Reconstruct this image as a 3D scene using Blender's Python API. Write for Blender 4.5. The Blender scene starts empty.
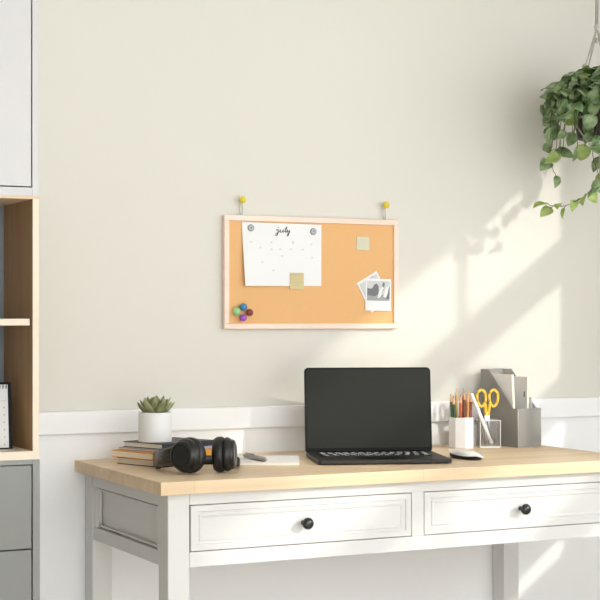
import bpy, bmesh, math, random
from mathutils import Vector, Matrix
R = math.radians
rnd = random.Random(7)
COL = bpy.context.scene.collection

# ------------------------------------------------------------------ materials
def lin(c):
    def f(v):
        v /= 255.0
        return v / 12.92 if v <= 0.04045 else ((v + 0.055) / 1.055) ** 2.4
    return (f(c[0]), f(c[1]), f(c[2]), 1.0)

def paint(name, c, rough=0.5, metal=0.0, var=0.05, scale=30.0, bump=0.0, spec=0.5, coat=0.0):
    m = bpy.data.materials.new(name); m.use_nodes = True
    nt = m.node_tree; b = nt.nodes['Principled BSDF']
    b.inputs['Roughness'].default_value = rough
    b.inputs['Metallic'].default_value = metal
    b.inputs['Specular IOR Level'].default_value = spec
    b.inputs['Coat Weight'].default_value = coat
    tc = nt.nodes.new('ShaderNodeTexCoord'); no = nt.nodes.new('ShaderNodeTexNoise')
    no.inputs['Scale'].default_value = scale; no.inputs['Detail'].default_value = 4
    nt.links.new(tc.outputs['Object'], no.inputs['Vector'])
    mx = nt.nodes.new('ShaderNodeMix'); mx.data_type = 'RGBA'
    L = lin(c)
    mx.inputs[6].default_value = tuple(min(1, v * (1 - var)) for v in L[:3]) + (1,)
    mx.inputs[7].default_value = tuple(min(1, v * (1 + var)) for v in L[:3]) + (1,)
    nt.links.new(no.outputs['Fac'], mx.inputs[0]); nt.links.new(mx.outputs[2], b.inputs['Base Color'])
    if bump:
        bp = nt.nodes.new('ShaderNodeBump'); bp.inputs['Strength'].default_value = bump
        bp.inputs['Distance'].default_value = 0.002
        nt.links.new(no.outputs['Fac'], bp.inputs['Height']); nt.links.new(bp.outputs['Normal'], b.inputs['Normal'])
    return m

def wood(name, c1, c2, axis=0, rough=0.5, stave=0.0, grain=26.0):
    """long grained timber: noise stretched along one axis, optional glued staves"""
    m = bpy.data.materials.new(name); m.use_nodes = True
    nt = m.node_tree; b = nt.nodes['Principled BSDF']; b.inputs['Roughness'].default_value = rough
    b.inputs['Specular IOR Level'].default_value = 0.35
    tc = nt.nodes.new('ShaderNodeTexCoord'); mp = nt.nodes.new('ShaderNodeMapping')
    s = [grain, grain, grain]; s[axis] = grain * 0.07
    mp.inputs['Scale'].default_value = s
    no = nt.nodes.new('ShaderNodeTexNoise'); no.inputs['Scale'].default_value = 1.0
    no.inputs['Detail'].default_value = 6; no.inputs['Roughness'].default_value = 0.6; no.inputs['Distortion'].default_value = 0.6
    nt.links.new(tc.outputs['Object'], mp.inputs['Vector']); nt.links.new(mp.outputs['Vector'], no.inputs['Vector'])
    cr = nt.nodes.new('ShaderNodeValToRGB')
    cr.color_ramp.elements[0].position = 0.3; cr.color_ramp.elements[0].color = lin(c1)
    cr.color_ramp.elements[1].position = 0.68; cr.color_ramp.elements[1].color = lin(c2)
    nt.links.new(no.outputs['Fac'], cr.inputs['Fac'])
    out = cr.outputs['Color']
    if stave:
        br = nt.nodes.new('ShaderNodeTexBrick'); br.inputs['Scale'].default_value = 1.0
        br.inputs['Brick Width'].default_value = 0.55; br.inputs['Row Height'].default_value = stave
        br.inputs['Mortar Size'].default_value = 0.0006; br.inputs['Mortar Smooth'].default_value = 0.2
        br.inputs['Color1'].default_value = (0.88, 0.86, 0.83, 1); br.inputs['Color2'].default_value = (1, 1, 1, 1)
        br.inputs['Mortar'].default_value = (0.78, 0.72, 0.66, 1); br.inputs['Bias'].default_value = 0.1
        nt.links.new(tc.outputs['Object'], br.inputs['Vector'])
        mu = nt.nodes.new('ShaderNodeMix'); mu.data_type = 'RGBA'; mu.blend_type = 'MULTIPLY'; mu.inputs[0].default_value = 1.0
        nt.links.new(out, mu.inputs[6]); nt.links.new(br.outputs['Color'], mu.inputs[7]); out = mu.outputs[2]
    nt.links.new(out, b.inputs['Base Color'])
    return m

def clear(name, c, alpha, rough=0.1):
    """see-through sheet: tinted transparency with a glossy film"""
    m = bpy.data.materials.new(name); m.use_nodes = True
    nt = m.node_tree; b = nt.nodes['Principled BSDF']
    b.inputs['Base Color'].default_value = lin(c); b.inputs['Roughness'].default_value = rough
    no = nt.nodes.new('ShaderNodeTexNoise'); no.inputs['Scale'].default_value = 40
    tr = nt.nodes.new('ShaderNodeBsdfTransparent'); mx = nt.nodes.new('ShaderNodeMixShader')
    ma = nt.nodes.new('ShaderNodeMath'); ma.operation = 'MULTIPLY_ADD'
    ma.inputs[1].default_value = 0.04; ma.inputs[2].default_value = alpha - 0.02
    nt.links.new(no.outputs['Fac'], ma.inputs[0]); nt.links.new(ma.outputs[0], mx.inputs[0])
    nt.links.new(tr.outputs[0], mx.inputs[1]); nt.links.new(b.outputs[0], mx.inputs[2])
    nt.links.new(mx.outputs[0], nt.nodes['Material Output'].inputs['Surface'])
    return m

def leafmat(name, c1, c2, trans=0.35, scale=18, rough=0.4):
    m = paint(name, c1, rough, 0, 0.0, scale)
    nt = m.node_tree; b = nt.nodes['Principled BSDF']
    mx = [n for n in nt.nodes if n.type == 'MIX'][0]
    mx.inputs[6].default_value = lin(c1); mx.inputs[7].default_value = lin(c2)
    cr = nt.nodes.new('ShaderNodeValToRGB'); cr.color_ramp.elements[0].position = 0.35; cr.color_ramp.elements[1].position = 0.65
    no = [n for n in nt.nodes if n.type == 'TEX_NOISE'][0]
    nt.links.new(no.outputs['Fac'], cr.inputs['Fac']); nt.links.new(cr.outputs['Color'], mx.inputs[0])
    if trans:
        tl = nt.nodes.new('ShaderNodeBsdfTranslucent'); ms = nt.nodes.new('ShaderNodeMixShader'); ms.inputs[0].default_value = trans
        nt.links.new(mx.outputs[2], tl.inputs['Color'])
        nt.links.new(b.outputs[0], ms.inputs[1]); nt.links.new(tl.outputs[0], ms.inputs[2])
        nt.links.new(ms.outputs[0], nt.nodes['Material Output'].inputs['Surface'])
    return m

M = dict(
    wall=paint('wall_paint', (221, 218, 209), 0.9, var=0.012, scale=3, bump=0.0),
    sand=paint('sand_wall_paint', (184, 175, 162), 0.9, var=0.012, scale=3),
    taupe=paint('taupe_wall_paint', (152, 149, 142), 0.9, var=0.012, scale=3),
    white=paint('white_panel_paint', (246, 246, 246), 0.6, var=0.01),
    ceil=paint('ceiling_paint', (240, 239, 235), 0.9, var=0.01),
    floor=wood('floor_boards', (218, 211, 202), (230, 224, 216), 1, 0.5, 0.14),
    desk=paint('desk_paint', (219, 218, 215), 0.42, var=0.012, scale=12),
    gap=paint('shadow_gap', (120, 117, 112), 0.9),
    oak=wood('light_oak_top', (226, 199, 162), (242, 220, 188), 0, 0.45, 0.062, 22),
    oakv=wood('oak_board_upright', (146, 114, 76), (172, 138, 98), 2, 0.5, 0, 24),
    oakedge=paint('pale_edge_band', (238, 224, 203), 0.5, var=0.03, scale=60),  # pale tone imitates light falling on the oak front edges
    cabw=paint('white_lacquer', (212, 210, 210), 0.35, var=0.005),
    cabg=paint('grey_lacquer', (143, 144, 141), 0.5, var=0.01),
    cabgd=paint('grey_lacquer_frame', (150, 151, 148), 0.5, var=0.01),
    backp=paint('blue_grey_back_board', (142, 152, 162), 0.6),
    frame=wood('pale_pink_wood', (240, 214, 196), (246, 226, 211), 0, 0.5),
    cork=paint('fine_cork', (229, 180, 124), 0.9, var=0.07, scale=420, bump=0.15),
    paper=paint('white_paper', (236, 236, 236), 0.8, var=0.008),
    ink=paint('dark_ink', (52, 52, 54), 0.8),
    faint=paint('faint_grey_ink', (214, 214, 214), 0.8),
    magnet=paint('grey_magnet', (140, 143, 146), 0.4, 0.3),
    magnetl=paint('light_magnet_ring', (186, 189, 190), 0.4, 0.3),
    tape=clear('beige_translucent_paper', (224, 208, 160), 0.8, 0.7),
    tapel=paint('beige_line', (188, 172, 125), 0.8),
    tapeg=clear('pale_green_translucent_paper', (228, 226, 200), 0.8, 0.7),
    yellow=paint('yellow_plastic', (228, 208, 62), 0.3),
    amber=paint('amber_yellow_plastic', (232, 192, 44), 0.3),
    steel=paint('steel', (205, 205, 205), 0.25, 0.9),
    cord=paint('pale_cord', (186, 182, 174), 0.9, var=0.12, scale=200),
    pblue=paint('blue_plastic', (62, 138, 190), 0.25),
    pgreen=paint('mint_plastic', (150, 216, 152), 0.25),
    pbrown=paint('maroon_plastic', (132, 62, 62), 0.25),
    ppurple=paint('purple_plastic', (163, 88, 196), 0.25),
    lap=paint('dark_aluminium', (46, 43, 40), 0.5, 0.2, var=0.02),
    screen=paint('screen_glass', (50, 51, 47), 0.35, var=0.02, spec=0.05),
    bezel=paint('black_bezel', (20, 20, 20), 0.4, spec=0.1),
    key=paint('black_keycap', (28, 27, 27), 0.5),
    legend=paint('white_legend', (250, 250, 248), 0.6),
    mwhite=paint('white_gloss_plastic', (246, 245, 243), 0.2, coat=0.4),
    black=paint('satin_black_plastic', (27, 27, 27), 0.33, var=0.06),
    rubber=paint('black_soft_leather', (22, 22, 23), 0.4, var=0.1, scale=120, bump=0.2),
    blackg=paint('charcoal_gloss_plastic', (40, 41, 40), 0.22),
    silver=paint('grey_satin_metal', (166, 164, 156), 0.45, 0.2),
    succ=leafmat('succulent_skin', (122, 126, 86), (168, 170, 128), 0.0, 30, 0.5),
    soil=paint('dark_soil', (60, 46, 36), 0.95, var=0.3, scale=200, bump=0.6),
    ceramic=paint('white_ceramic', (236, 236, 235), 0.4, var=0.008),
    leaf=leafmat('pothos_leaf', (92, 122, 74), (164, 184, 138), 0.30, 45, 0.32),
    leafy=leafmat('young_pothos_leaf', (140, 166, 82), (184, 202, 128), 0.45, 40),  # sunlit yellow-green put into the colour of the lower leaves
    stem=paint('green_stem', (98, 98, 62), 0.6),
    stemd=paint('brown_stem', (84, 72, 62), 0.7),
    pot=paint('black_plastic_pot', (38, 37, 38), 0.5),
    mesh=clear('grey_metal_mesh', (166, 163, 158), 0.6, 0.5),
    meshr=paint('grey_metal_rim', (168, 167, 165), 0.4, 0.3),
    acr=clear('smoky_acrylic', (160, 156, 150), 0.2, 0.08),
    acre=paint('bright_acrylic_edge', (226, 224, 218), 0.25),
    cream=paint('book_pages', (248, 238, 218), 0.85, var=0.08, scale=300),
    navy=paint('navy_cover', (38, 40, 52), 0.5),
    purple=paint('dark_blue_cover', (52, 44, 104), 0.5),
    orange=paint('orange_cover', (232, 160, 44), 0.5),
    lav=paint('lavender_grey_cover', (176, 172, 186), 0.5),
    greyp=paint('pale_grey_cover', (228, 224, 218), 0.6),
    rust=paint('rust_cover', (150, 84, 52), 0.5),
    pencilw=wood('sharpened_wood', (226, 178, 128), (238, 196, 150), 2, 0.6),
    photo_sky=paint('photo_light_grey', (205, 206, 205), 0.5, var=0.15, scale=300),
    photo_mid=paint('photo_mid_grey', (160, 162, 162), 0.5, var=0.3, scale=350),
    photo_dark=paint('photo_dark_grey', (112, 114, 116), 0.5, var=0.4, scale=350),
    pink=paint('pink_mark', (206, 160, 196), 0.7),
    glass=clear('window_glass', (235, 240, 240), 0.05, 0.02),
)

# ------------------------------------------------------------------ mesh builder
def rot_to(n):
    return Vector(n).normalized().to_track_quat('Z', 'Y').to_matrix()

class MB:
    def __init__(s): s.bm = bmesh.new()
    def box(s, x0, x1, y0, y1, z0, z1, mx=None):
        r = bmesh.ops.create_cube(s.bm, size=1)
        m = Matrix.Translation(((x0+x1)/2, (y0+y1)/2, (z0+z1)/2)) @ Matrix.Diagonal((x1-x0, y1-y0, z1-z0, 1))
        bmesh.ops.transform(s.bm, matrix=(mx @ m) if mx else m, verts=r['verts']); return s
    def lathe(s, prof, origin=(0,0,0), axis=(0,0,1), seg=32, close=False):
        """prof: list of (radius, height along axis)"""
        q = rot_to(axis); o = Vector(origin); rings = []
        for r, h in prof:
            if r < 1e-6: rings.append([s.bm.verts.new(o + q @ Vector((0,0,h)))])
            else: rings.append([s.bm.verts.new(o + q @ Vector((r*math.cos(2*math.pi*k/seg), r*math.sin(2*math.pi*k/seg), h))) for k in range(seg)])
        prs = list(zip(rings, rings[1:])) + ([(rings[-1], rings[0])] if close else [])
        for a, b in prs:
            for k in range(seg):
                j = (k+1) % seg
                f = [a[k % len(a)], a[j % len(a)], b[j % len(b)], b[k % len(b)]]
                u = []
                for v in f:
                    if v not in u: u.append(v)
                if len(u) > 2: s.bm.faces.new(u)
        return s
    def ball(s, c, r, seg=20, sc=(1,1,1)):
        q = bmesh.ops.create_uvsphere(s.bm, u_segments=seg, v_segments=max(8, seg//2), radius=r)
        bmesh.ops.transform(s.bm, matrix=Matrix.Translation(c) @ Matrix.Diagonal((*sc, 1)), verts=q['verts']); return s
    def tube(s, pts, rad, seg=8, flat=None):
        """round tube through pts; rad may be a list; flat=(w,h) gives a strip section with h vertical"""
        pts = [Vector(p) for p in pts]; n = len(pts); rings = []
        for i, p in enumerate(pts):
            t = (pts[min(i+1, n-1)] - pts[max(i-1, 0)]).normalized()
            up = Vector((0,0,1)) if abs(t.z) < 0.95 else Vector((0,1,0))
            a = t.cross(up).normalized(); b = a.cross(t).normalized()
            r = rad[i] if isinstance(rad, (list, tuple)) else rad
            w, h = (r, r) if flat is None else (flat[i] if isinstance(flat, list) else flat)
            if flat is None:
                rings.append([s.bm.verts.new(p + a*w*math.cos(2*math.pi*k/seg) + b*h*math.sin(2*math.pi*k/seg)) for k in range(seg)])
            else:
                ring = []
                for k in range(seg):
                    c, d = math.cos(2*math.pi*k/seg), math.sin(2*math.pi*k/seg)
                    c = math.copysign(abs(c)**0.5, c); d = math.copysign(abs(d)**0.5, d)
                    ring.append(s.bm.verts.new(p + a*w*c + b*h*d))
                rings.append(ring)
        for a, b in zip(rings, rings[1:]):
            for k in range(seg): s.bm.faces.new([a[k], a[(k+1)%seg], b[(k+1)%seg], b[k]])
        s.bm.faces.new(rings[0][::-1]); s.bm.faces.new(rings[-1]); return s
    def prism(s, poly, h0, h1, mx=None):
        """poly in local xy extruded z h0..h1"""
        v0 = [s.bm.verts.new((x, y, h0)) for x, y in poly]; v1 = [s.bm.verts.new((x, y, h1)) for x, y in poly]
        n = len(poly); s.bm.faces.new(v0[::-1]); s.bm.faces.new(v1)
        for k in range(n): s.bm.faces.new([v0[k], v0[(k+1)%n], v1[(k+1)%n], v1[k]])
        if mx: bmesh.ops.transform(s.bm, matrix=mx, verts=v0+v1)
        return s
    def build(s, name, mat, parent=None, loc=None, smooth=False, bevel=0, label=None, recenter=False, auto=None):
        bmesh.ops.recalc_face_normals(s.bm, faces=s.bm.faces)
        if recenter:
            xs = [v.co.copy() for v in s.bm.verts]
            c = Vector(((min(v.x for v in xs)+max(v.x for v in xs))/2, (min(v.y for v in xs)+max(v.y for v in xs))/2, min(v.z for v in xs)))
            for v in s.bm.verts: v.co -= c
            loc = c
        me = bpy.data.meshes.new(name); s.bm.to_mesh(me); s.bm.free()
        o = bpy.data.objects.new(name, me); COL.objects.link(o)
        if mat: me.materials.append(mat)
        if smooth:
            for p in me.polygons: p.use_smooth = True
            if auto:
                me.set_sharp_from_angle(angle=R(auto))
        if bevel:
            b = o.modifiers.new('bevel', 'BEVEL'); b.width = bevel; b.segments = 2; b.limit_method = 'ANGLE'; b.angle_limit = R(40)
        if parent: o.parent = parent
        if loc is not None: o.location = loc
        if label: o['label'] = label
        return o

def thing(name, label, cat, loc=(0,0,0), rz=0.0, group=None):
    o = bpy.data.objects.new(name, None); COL.objects.link(o); o.empty_display_size = 0.05
    o.location = loc; o.rotation_euler = (0, 0, rz); o['label'] = label; o['category'] = cat
    if group: o['group'] = group
    return o
def tag(o, label, cat, group=None):
    o['label'] = label; o['category'] = cat
    if group: o['group'] = group
    return o
def struct(mb, name, mat, bevel=0):
    o = mb.build(name, mat, bevel=bevel); o['kind'] = 'structure'; return o

# ------------------------------------------------------------------ room shell
XR, XL, YF, ZC = 2.95, -0.45, -4.6, 2.6
struct(MB().box(XL-.1, XR+.1, YF, 0.1, -0.1, 0), 'floor', M['floor'])
struct(MB().box(XL-.1, XR+.1, YF, 0.1, ZC, ZC+.1), 'ceiling', M['ceil'])
struct(MB().box(XL-.1, XR+.1, 0, 0.1, 0, ZC), 'wall_back', M['wall'])
struct(MB().box(XL-.1, XL, YF, 0, 0, ZC), 'wall_left', M['taupe'])
WY0, WY1, WZ0, WZ1 = -0.57, -3.35, 0.660, 1.885      # window opening in the right wall
mb = MB()
mb.box(XR, XR+.06, WY0, 0, 0, ZC); mb.box(XR, XR+.06, YF, WY1, 0, ZC)
mb.box(XR, XR+.06, WY1, WY0, 0, WZ0); mb.box(XR, XR+.06, WY1, WY0, WZ1, ZC)
struct(mb, 'wall_right', M['sand'])
mb = MB()                                             # frame, rails and slim mullions
mb.box(XR, XR+.04, WY0-.05, WY0, WZ0, WZ1); mb.box(XR, XR+.04, WY1, WY1+.05, WZ0, WZ1)
mb.box(XR, XR+.04, WY1+.05, WY0-.05, WZ1-.05, WZ1); mb.box(XR, XR+.04, WY1+.05, WY0-.05, WZ0, WZ0+.05)
for zb, zt in ((1.487, 1.585), (1.106, 1.204), (0.785, 0.995)):  # widest rail is made up to block sun, leaving a slit for the streak
    mb.box(XR, XR+.04, WY1+.05, WY0-.05, zb, zt)
for y in (-1.17, -2.35):
    mb.box(XR+.01, XR+.03, y-.008, y+.008, WZ0+.05, WZ1-.05)
w = struct(mb, 'window_1', M['white'])
g = MB().box(XR+.019, XR+.021, WY1+.05, WY0-.05, WZ0+.05, WZ1-.05).build('pane', M['glass'], w)
MB().box(XR-.05, XR+.0, WY1-.03, WY0+.03, WZ0-.03, WZ0).build('window_sill', M['white'], w, bevel=.004)
# white lower wall panelling with its top rail
struct(MB().box(XL, XR, -.006, 0, 0.0, 0.815), 'trim_1', M['white'])
mb = MB().box(XL, XR, -.020, 0, 0.812, 0.866)
struct(mb, 'trim_2', M['white'], bevel=.003)
struct(MB().box(XL, XR, -.018, -.006, 0.0, 0.09), 'baseboard_back', M['white'], bevel=.003)

# ------------------------------------------------------------------ wall unit on the left
CX0, CX1, CF = 0.20, 1.001, -0.245
t = thing('wall_cabinet', 'white lacquered wall cabinet above the open oak shelf unit', 'cabinet', ((CX0+CX1)/2, -.12, 1.353))
def rel(p): return lambda *a: (a[0]-p.location.x, a[1]-p.location.x, a[2]-p.location.y, a[3]-p.location.y, a[4]-p.location.z, a[5]-p.location.z)
k = rel(t)
mb = MB()
mb.box(*k(CX0, CX0+.014, CF, -.002, 1.353, 2.3)); mb.box(*k(CX1-.015, CX1, CF, -.002, 1.353, 2.3))
mb.box(*k(CX0+.014, CX1-.015, CF, -.002, 1.353, 1.372)); mb.box(*k(CX0+.014, CX1-.015, CF, -.002, 2.28, 2.3))
mb.box(*k(CX0+.014, CX1-.015, -.012, -.002, 1.372, 2.28))
mb.build('body', M['cabw'], t, bevel=.001)
MB().box(*k(CX0+.016, CX1-.0175, CF+.001, CF+.02, 1.3745, 2.278)).build('door', M['cabw'], t, bevel=.001)

t = thing('open_shelf_unit', 'open oak shelf unit between white cabinet above and grey drawers below', 'shelf', ((CX0+CX1)/2, -.12, .778)); k = rel(t)
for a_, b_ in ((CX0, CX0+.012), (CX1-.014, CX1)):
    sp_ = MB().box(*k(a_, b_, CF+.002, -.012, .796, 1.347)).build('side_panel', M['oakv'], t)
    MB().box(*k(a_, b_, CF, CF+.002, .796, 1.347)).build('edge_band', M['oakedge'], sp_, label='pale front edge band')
MB().box(*k(CX0, CX1, CF, -.002, 1.347, 1.353)).build('top_board', M['oak'], t)
MB().box(*k(CX0, CX1, CF, -.002, .778, .796)).build('bottom_board', M['oakedge'], t, label='pale bottom board')
MB().box(*k(CX0+.012, CX1-.018, CF+.008, -.012, 1.0705, 1.0855)).build('shelf_board', M['oakedge'], t, label='pale shelf board', bevel=.0015)
MB().box(*k(CX0+.012, CX1-.014, -.012, -.002, .796, 1.347)).build('back_panel', M['backp'], t, label='blue grey back panel')

t = thing('drawer_cabinet', 'grey lacquered drawer cabinet standing under the open oak shelf', 'cabinet', ((CX0+CX1)/2, -.12, 0)); k = rel(t)
mb = MB()
mb.box(*k(CX0, CX0+.012, CF, -.002, 0, .778)); mb.box(*k(CX1-.014, CX1+.002, CF, -.002, 0, .778))
mb.box(*k(CX0+.012, CX1-.014, CF, -.002, .767, .778)); mb.box(*k(CX0+.012, CX1-.014, CF, -.002, 0, .05))
mb.box(*k(CX0+.012, CX1-.014, -.012, -.002, .05, .767)); mb.box(*k(CX0+.012, CX1-.014, CF+.02, CF+.024, .05, .767))
mb.build('body', M['cabgd'], t, bevel=.001)
for z0, z1 in ((.5835, .765), (.399, .5805), (.2145, .396), (.053, .2115)):
    MB().box(*k(CX0+.014, CX1-.0165, CF+.001, CF+.02, z0, z1)).build('drawer', M['cabg'], t, bevel=.001)

# desk calendar standing in the niche
t = thing('desk_calendar', 'white spiral desk calendar standing in the oak niche', 'calendar', (.885, -.165, .796), R(-8))
# page face leans back, black board behind
tilt = Matrix.Rotation(R(-10), 4, 'X')
MB().box(-.10, .078, .003, .006, 0, .150, tilt).build('backing_board', M['bezel'], t, label='black backing board')
MB().box(-.10, .0695, -.0005, .0025, .004, .145, tilt).build('page', M['paper'], t)
mb = MB()
for i in range(24): mb.tube([(-.095+i*.007, .0015+.006*math.cos(a), .149+.007*math.sin(a)-.006) for a in [2*math.pi*q/10 for q in range(11)]], .0011, 5)
bmesh.ops.transform(mb.bm, matrix=tilt, verts=mb.bm.verts)
mb.build('spiral_binding', M['black'], t)
mb = MB()
mb.box(-.09, .066, -.0009, -.0005, .108, .1085, tilt)
for r in range(6):
    for c in range(7): mb.box(-.088+c*.0245, -.0855+c*.0245, -.0009, -.0005, .092-r*.0165, .0945-r*.0165, tilt)
mb.build('date_marks', M['photo_mid'], t, label='grey date marks')
MB().box(-.10, .078, .0425, .0455, 0, .012).box(-.10,.078, .003,.045, 0, .0015).build('foot', M['black'], t)

# ------------------------------------------------------------------ desk
DX0, DX1, DY0, DY1 = 1.185, 2.385, -.545, -.008     # frame
desk = thing('writing_desk', 'white painted desk with light oak top and two drawers', 'desk', ((DX0+DX1)/2, -.28, 0)); k = rel(desk)
MB().box(*k(1.160, 2.410, -.57, -.003, .7225, .75)).build('tabletop', M['oak'], desk, bevel=.0015, label='light oak top')
LW = .049
for x0 in (DX0, DX1-LW):
    for y0 in (DY0, DY1-.055):
        MB().box(*k(x0, x0+LW, y0, y0+.055, 0, .7225)).build('leg', M['desk'], desk, bevel=.003)
# front apron (frame round the drawers)
Z0, Z1 = .567, .7225
DA, DB = (DX0+LW+.001, 1.7695), (1.8005, DX1-LW-.001)
ZD0, ZD1 = .5985, .697
fy = DY0+.001
mb = MB()
mb.box(*k(DX0+LW, DX1-LW, fy, fy+.02, Z0, ZD0)); mb.box(*k(DX0+LW, DX1-LW, fy, fy+.02, ZD1, Z1))
mb.box(*k(DA[1], DB[0], fy, fy+.02, ZD0, ZD1))
mb.box(*k(DX0+LW, DX1-LW, fy+.02, fy+.024, ZD0, ZD1))
mb.build('front_apron', M['desk'], desk, bevel=.0008)
# side panels: frame with a recessed panel
for sx, s in ((DX0+.002, 1), (DX1-.002, -1)):
    def xx(a, b): return (sx+s*a, sx+s*b) if s > 0 else (sx+s*b, sx+s*a)
    ya, yb = DY0+.055, DY1-.055
    mb = MB()
    mb.box(*k(*xx(0, .018), ya, yb, Z0, .5975)); mb.box(*k(*xx(0, .018), ya, yb, .692, Z1))
    mb.box(*k(*xx(0, .018), ya, ya+.012, .5975, .692)); mb.box(*k(*xx(0, .018), yb-.022, yb, .5975, .692))
    mb.box(*k(*xx(.0135, .02), ya, yb, .595, .695))
    # inner moulding lip
    for (a, b, c, d) in ((ya+.014, yb-.024, .6005, .6055), (ya+.014, yb-.024, .684, .689), (ya+.014, ya+.019, .6055, .684), (yb-.029, yb-.024, .6055, .684)):
        mb.box(*k(*xx(.005, .012), a, b, c, d))
    mb.build('side_panel', M['desk'], desk, bevel=.0015)
MB().box(*k(DX0+LW, DX1-LW, DY1-.02, DY1-.004, Z0, Z1)).build('back_apron', M['desk'], desk, bevel=.001)
for x0, x1 in (DA, DB):
    g = .0016
    a0, a1, c0, c1 = x0+g, x1-g, ZD0+g, ZD1-g
    d = bpy.data.objects.new('drawer', None)
    # concentric rectangles: flat border, cove, lip, raised flat field
    bm = bmesh.new(); rings = []
    lx, ly, lz = desk.location
    for ins, dep in ((0, .018), (0, .0012), (.0012, 0), (.013, 0), (.0145, .0032), (.019, .0036), (.0205, .0016), (.0235, .0016), (.0265, .0036)):
        rings.append([bm.verts.new((X-lx, fy-.0005+dep-ly, Z-lz)) for X, Z in ((a0+ins, c0+ins), (a1-ins, c0+ins), (a1-ins, c1-ins), (a0+ins, c1-ins))])
    for A, B in zip(rings, rings[1:]):
        for q in range(4): bm.faces.new([A[q], A[(q+1)%4], B[(q+1)%4], B[q]])
    bm.faces.new(rings[-1]); bm.faces.new(rings[0][::-1])
    bpy.data.objects.remove(d)
    mb = MB(); mb.bm.free(); mb.bm = bm
    d = mb.build('drawer', M['desk'], desk)
    kx = 1.500 if x0 < 1.5 else 2.0620
    MB().lathe([(0, .004), (.0055, .003), (.0048, -.004), (.0045, -.011), (.007, -.0145), (.0112, -.0165), (.0130, -.0200), (.0128, -.0235), (.0110, -.0268), (.0085, -.0290), (.0045, -.0306), (0, -.0310)],
               (kx-lx, fy-ly+.001, .6455), (0, 1, 0), 28).build('knob', M['blackg'], d, smooth=True, label='dark round knob')

# ------------------------------------------------------------------ cork board and what hangs on it
BX0, BX1, BZ0, BZ1 = 1.5425, 2.0380, 1.0595, 1.3425
t = thing('cork_board', 'cork pinboard in a pale wooden frame hanging on the wall', 'board', ((BX0+BX1)/2, -.008, BZ0)); k = rel(t)
fw = .0135
mb = MB()
mb.box(*k(BX0, BX1, -.018, -.002, BZ0, BZ0+fw)); mb.box(*k(BX0, BX1, -.018, -.002, BZ1-fw, BZ1))
mb.box(*k(BX0, BX0+fw, -.018, -.002, BZ0+fw, BZ1-fw)); mb.box(*k(BX1-fw, BX1, -.018, -.002, BZ0+fw, BZ1-fw))
mb.build('frame', M['frame'], t, bevel=.0015)
MB().box(*k(BX0+fw, BX1-fw, -.0125, -.003, BZ0+fw, BZ1-fw)).build('cork_panel', M['cork'], t)
for px in (1.5905, 1.9995):
    c = Vector((px, -.012, 1.381))-t.location
    mb = MB()
    mb.tube([c+Vector((-.0025, .004, -.001)), c+Vector((-.004, .003, -.02)), c+Vector((.000, .003, -.040))], .0009, 6)
    mb.tube([c+Vector((.0025, .004, -.001)), c+Vector((.005, .003, -.02)), c+Vector((.003, .003, -.040))], .0009, 6)
    mb.build('hanging_loop', M['cord'], t, smooth=True)
for px, lb in ((1.5905, 'yellow round wall pin holding the left end of the cork board'), (1.9995, 'yellow round wall pin holding the right end of the cork board')):
    p = thing('wall_pin', lb, 'pin', (px, 0, 1.381), 0, 'yellow pins holding the board')
    MB().ball((0, -.020, 0), .0088).build('head', M['yellow'], p, smooth=True)
    MB().tube([(0, -.014, 0), (0, 0.0, 0)], .0016, 8).build('shank', M['steel'], p, smooth=True)
CK = -.0125                                          # cork face

# month sheet, free lower left corner bowed off the cork
t = thing('calendar_sheet', 'white july calendar sheet pinned on the cork board', 'calendar', (1.7023, CK, 1.168))
def sheet_y(u, v):      # u 0..1 left-right, v 0..1 bottom-top
    return -.0012 - .012*((1-u)**2)*((1-v)**1.3)
bm = bmesh.new(); N = 12; grid = {}
cs = ((-.1068, -.0012), (.1110, .0007), (.1112, .1567), (-.1112, .1582))
def sheet_pt(u, v, lift=0):
    x = (cs[0][0]*(1-u)+cs[1][0]*u)*(1-v)+(cs[3][0]*(1-u)+cs[2][0]*u)*v
    z = (cs[0][1]*(1-u)+cs[1][1]*u)*(1-v)+(cs[3][1]*(1-u)+cs[2][1]*u)*v
    return Vector((x, sheet_y(u, v)-lift, z))
for lay in (0, 1):
    for i in range(N+1):
        for j in range(N+1): grid[lay, i, j] = bm.verts.new(sheet_pt(i/N, j/N, lay*.0005))
for lay in (0, 1):
    for i in range(N):
        for j in range(N): bm.faces.new([grid[lay, i, j], grid[lay, i+1, j], grid[lay, i+1, j+1], grid[lay, i, j+1]])
edge = [(i, 0) for i in range(N)]+[(N, j) for j in range(N)]+[(i, N) for i in range(N, 0, -1)]+[(0, j) for j in range(N, 0, -1)]
for a, b in zip(edge, edge[1:]+edge[:1]): bm.faces.new([grid[(0,)+a], grid[(0,)+b], grid[(1,)+b], grid[(1,)+a]])
mb = MB(); mb.bm.free(); mb.bm = bm; mb.build('sheet', M['paper'], t, smooth=True, auto=40)
def cal(X, Y, lift=.0012):   # sheet drawing units
    u = (X-45)/528.0; v = 1-(Y-50)/418.0
    return sheet_pt(u, v, lift)
def smooth_line(P, n=6):
    out = []
    for i in range(len(P)-1):
        p0, p1, p2, p3 = P[max(i-1,0)], P[i], P[i+1], P[min(i+2, len(P)-1)]
        for q in range(n):
            s = q/n
            out.append(tuple(.5*((2*p1[c])+(-p0[c]+p2[c])*s+(2*p0[c]-5*p1[c]+4*p2[c]-p3[c])*s*s+(-p0[c]+3*p1[c]-3*p2[c]+p3[c])*s**3) for c in (0, 1)))
    return out+[P[-1]]
mb = MB()
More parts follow.
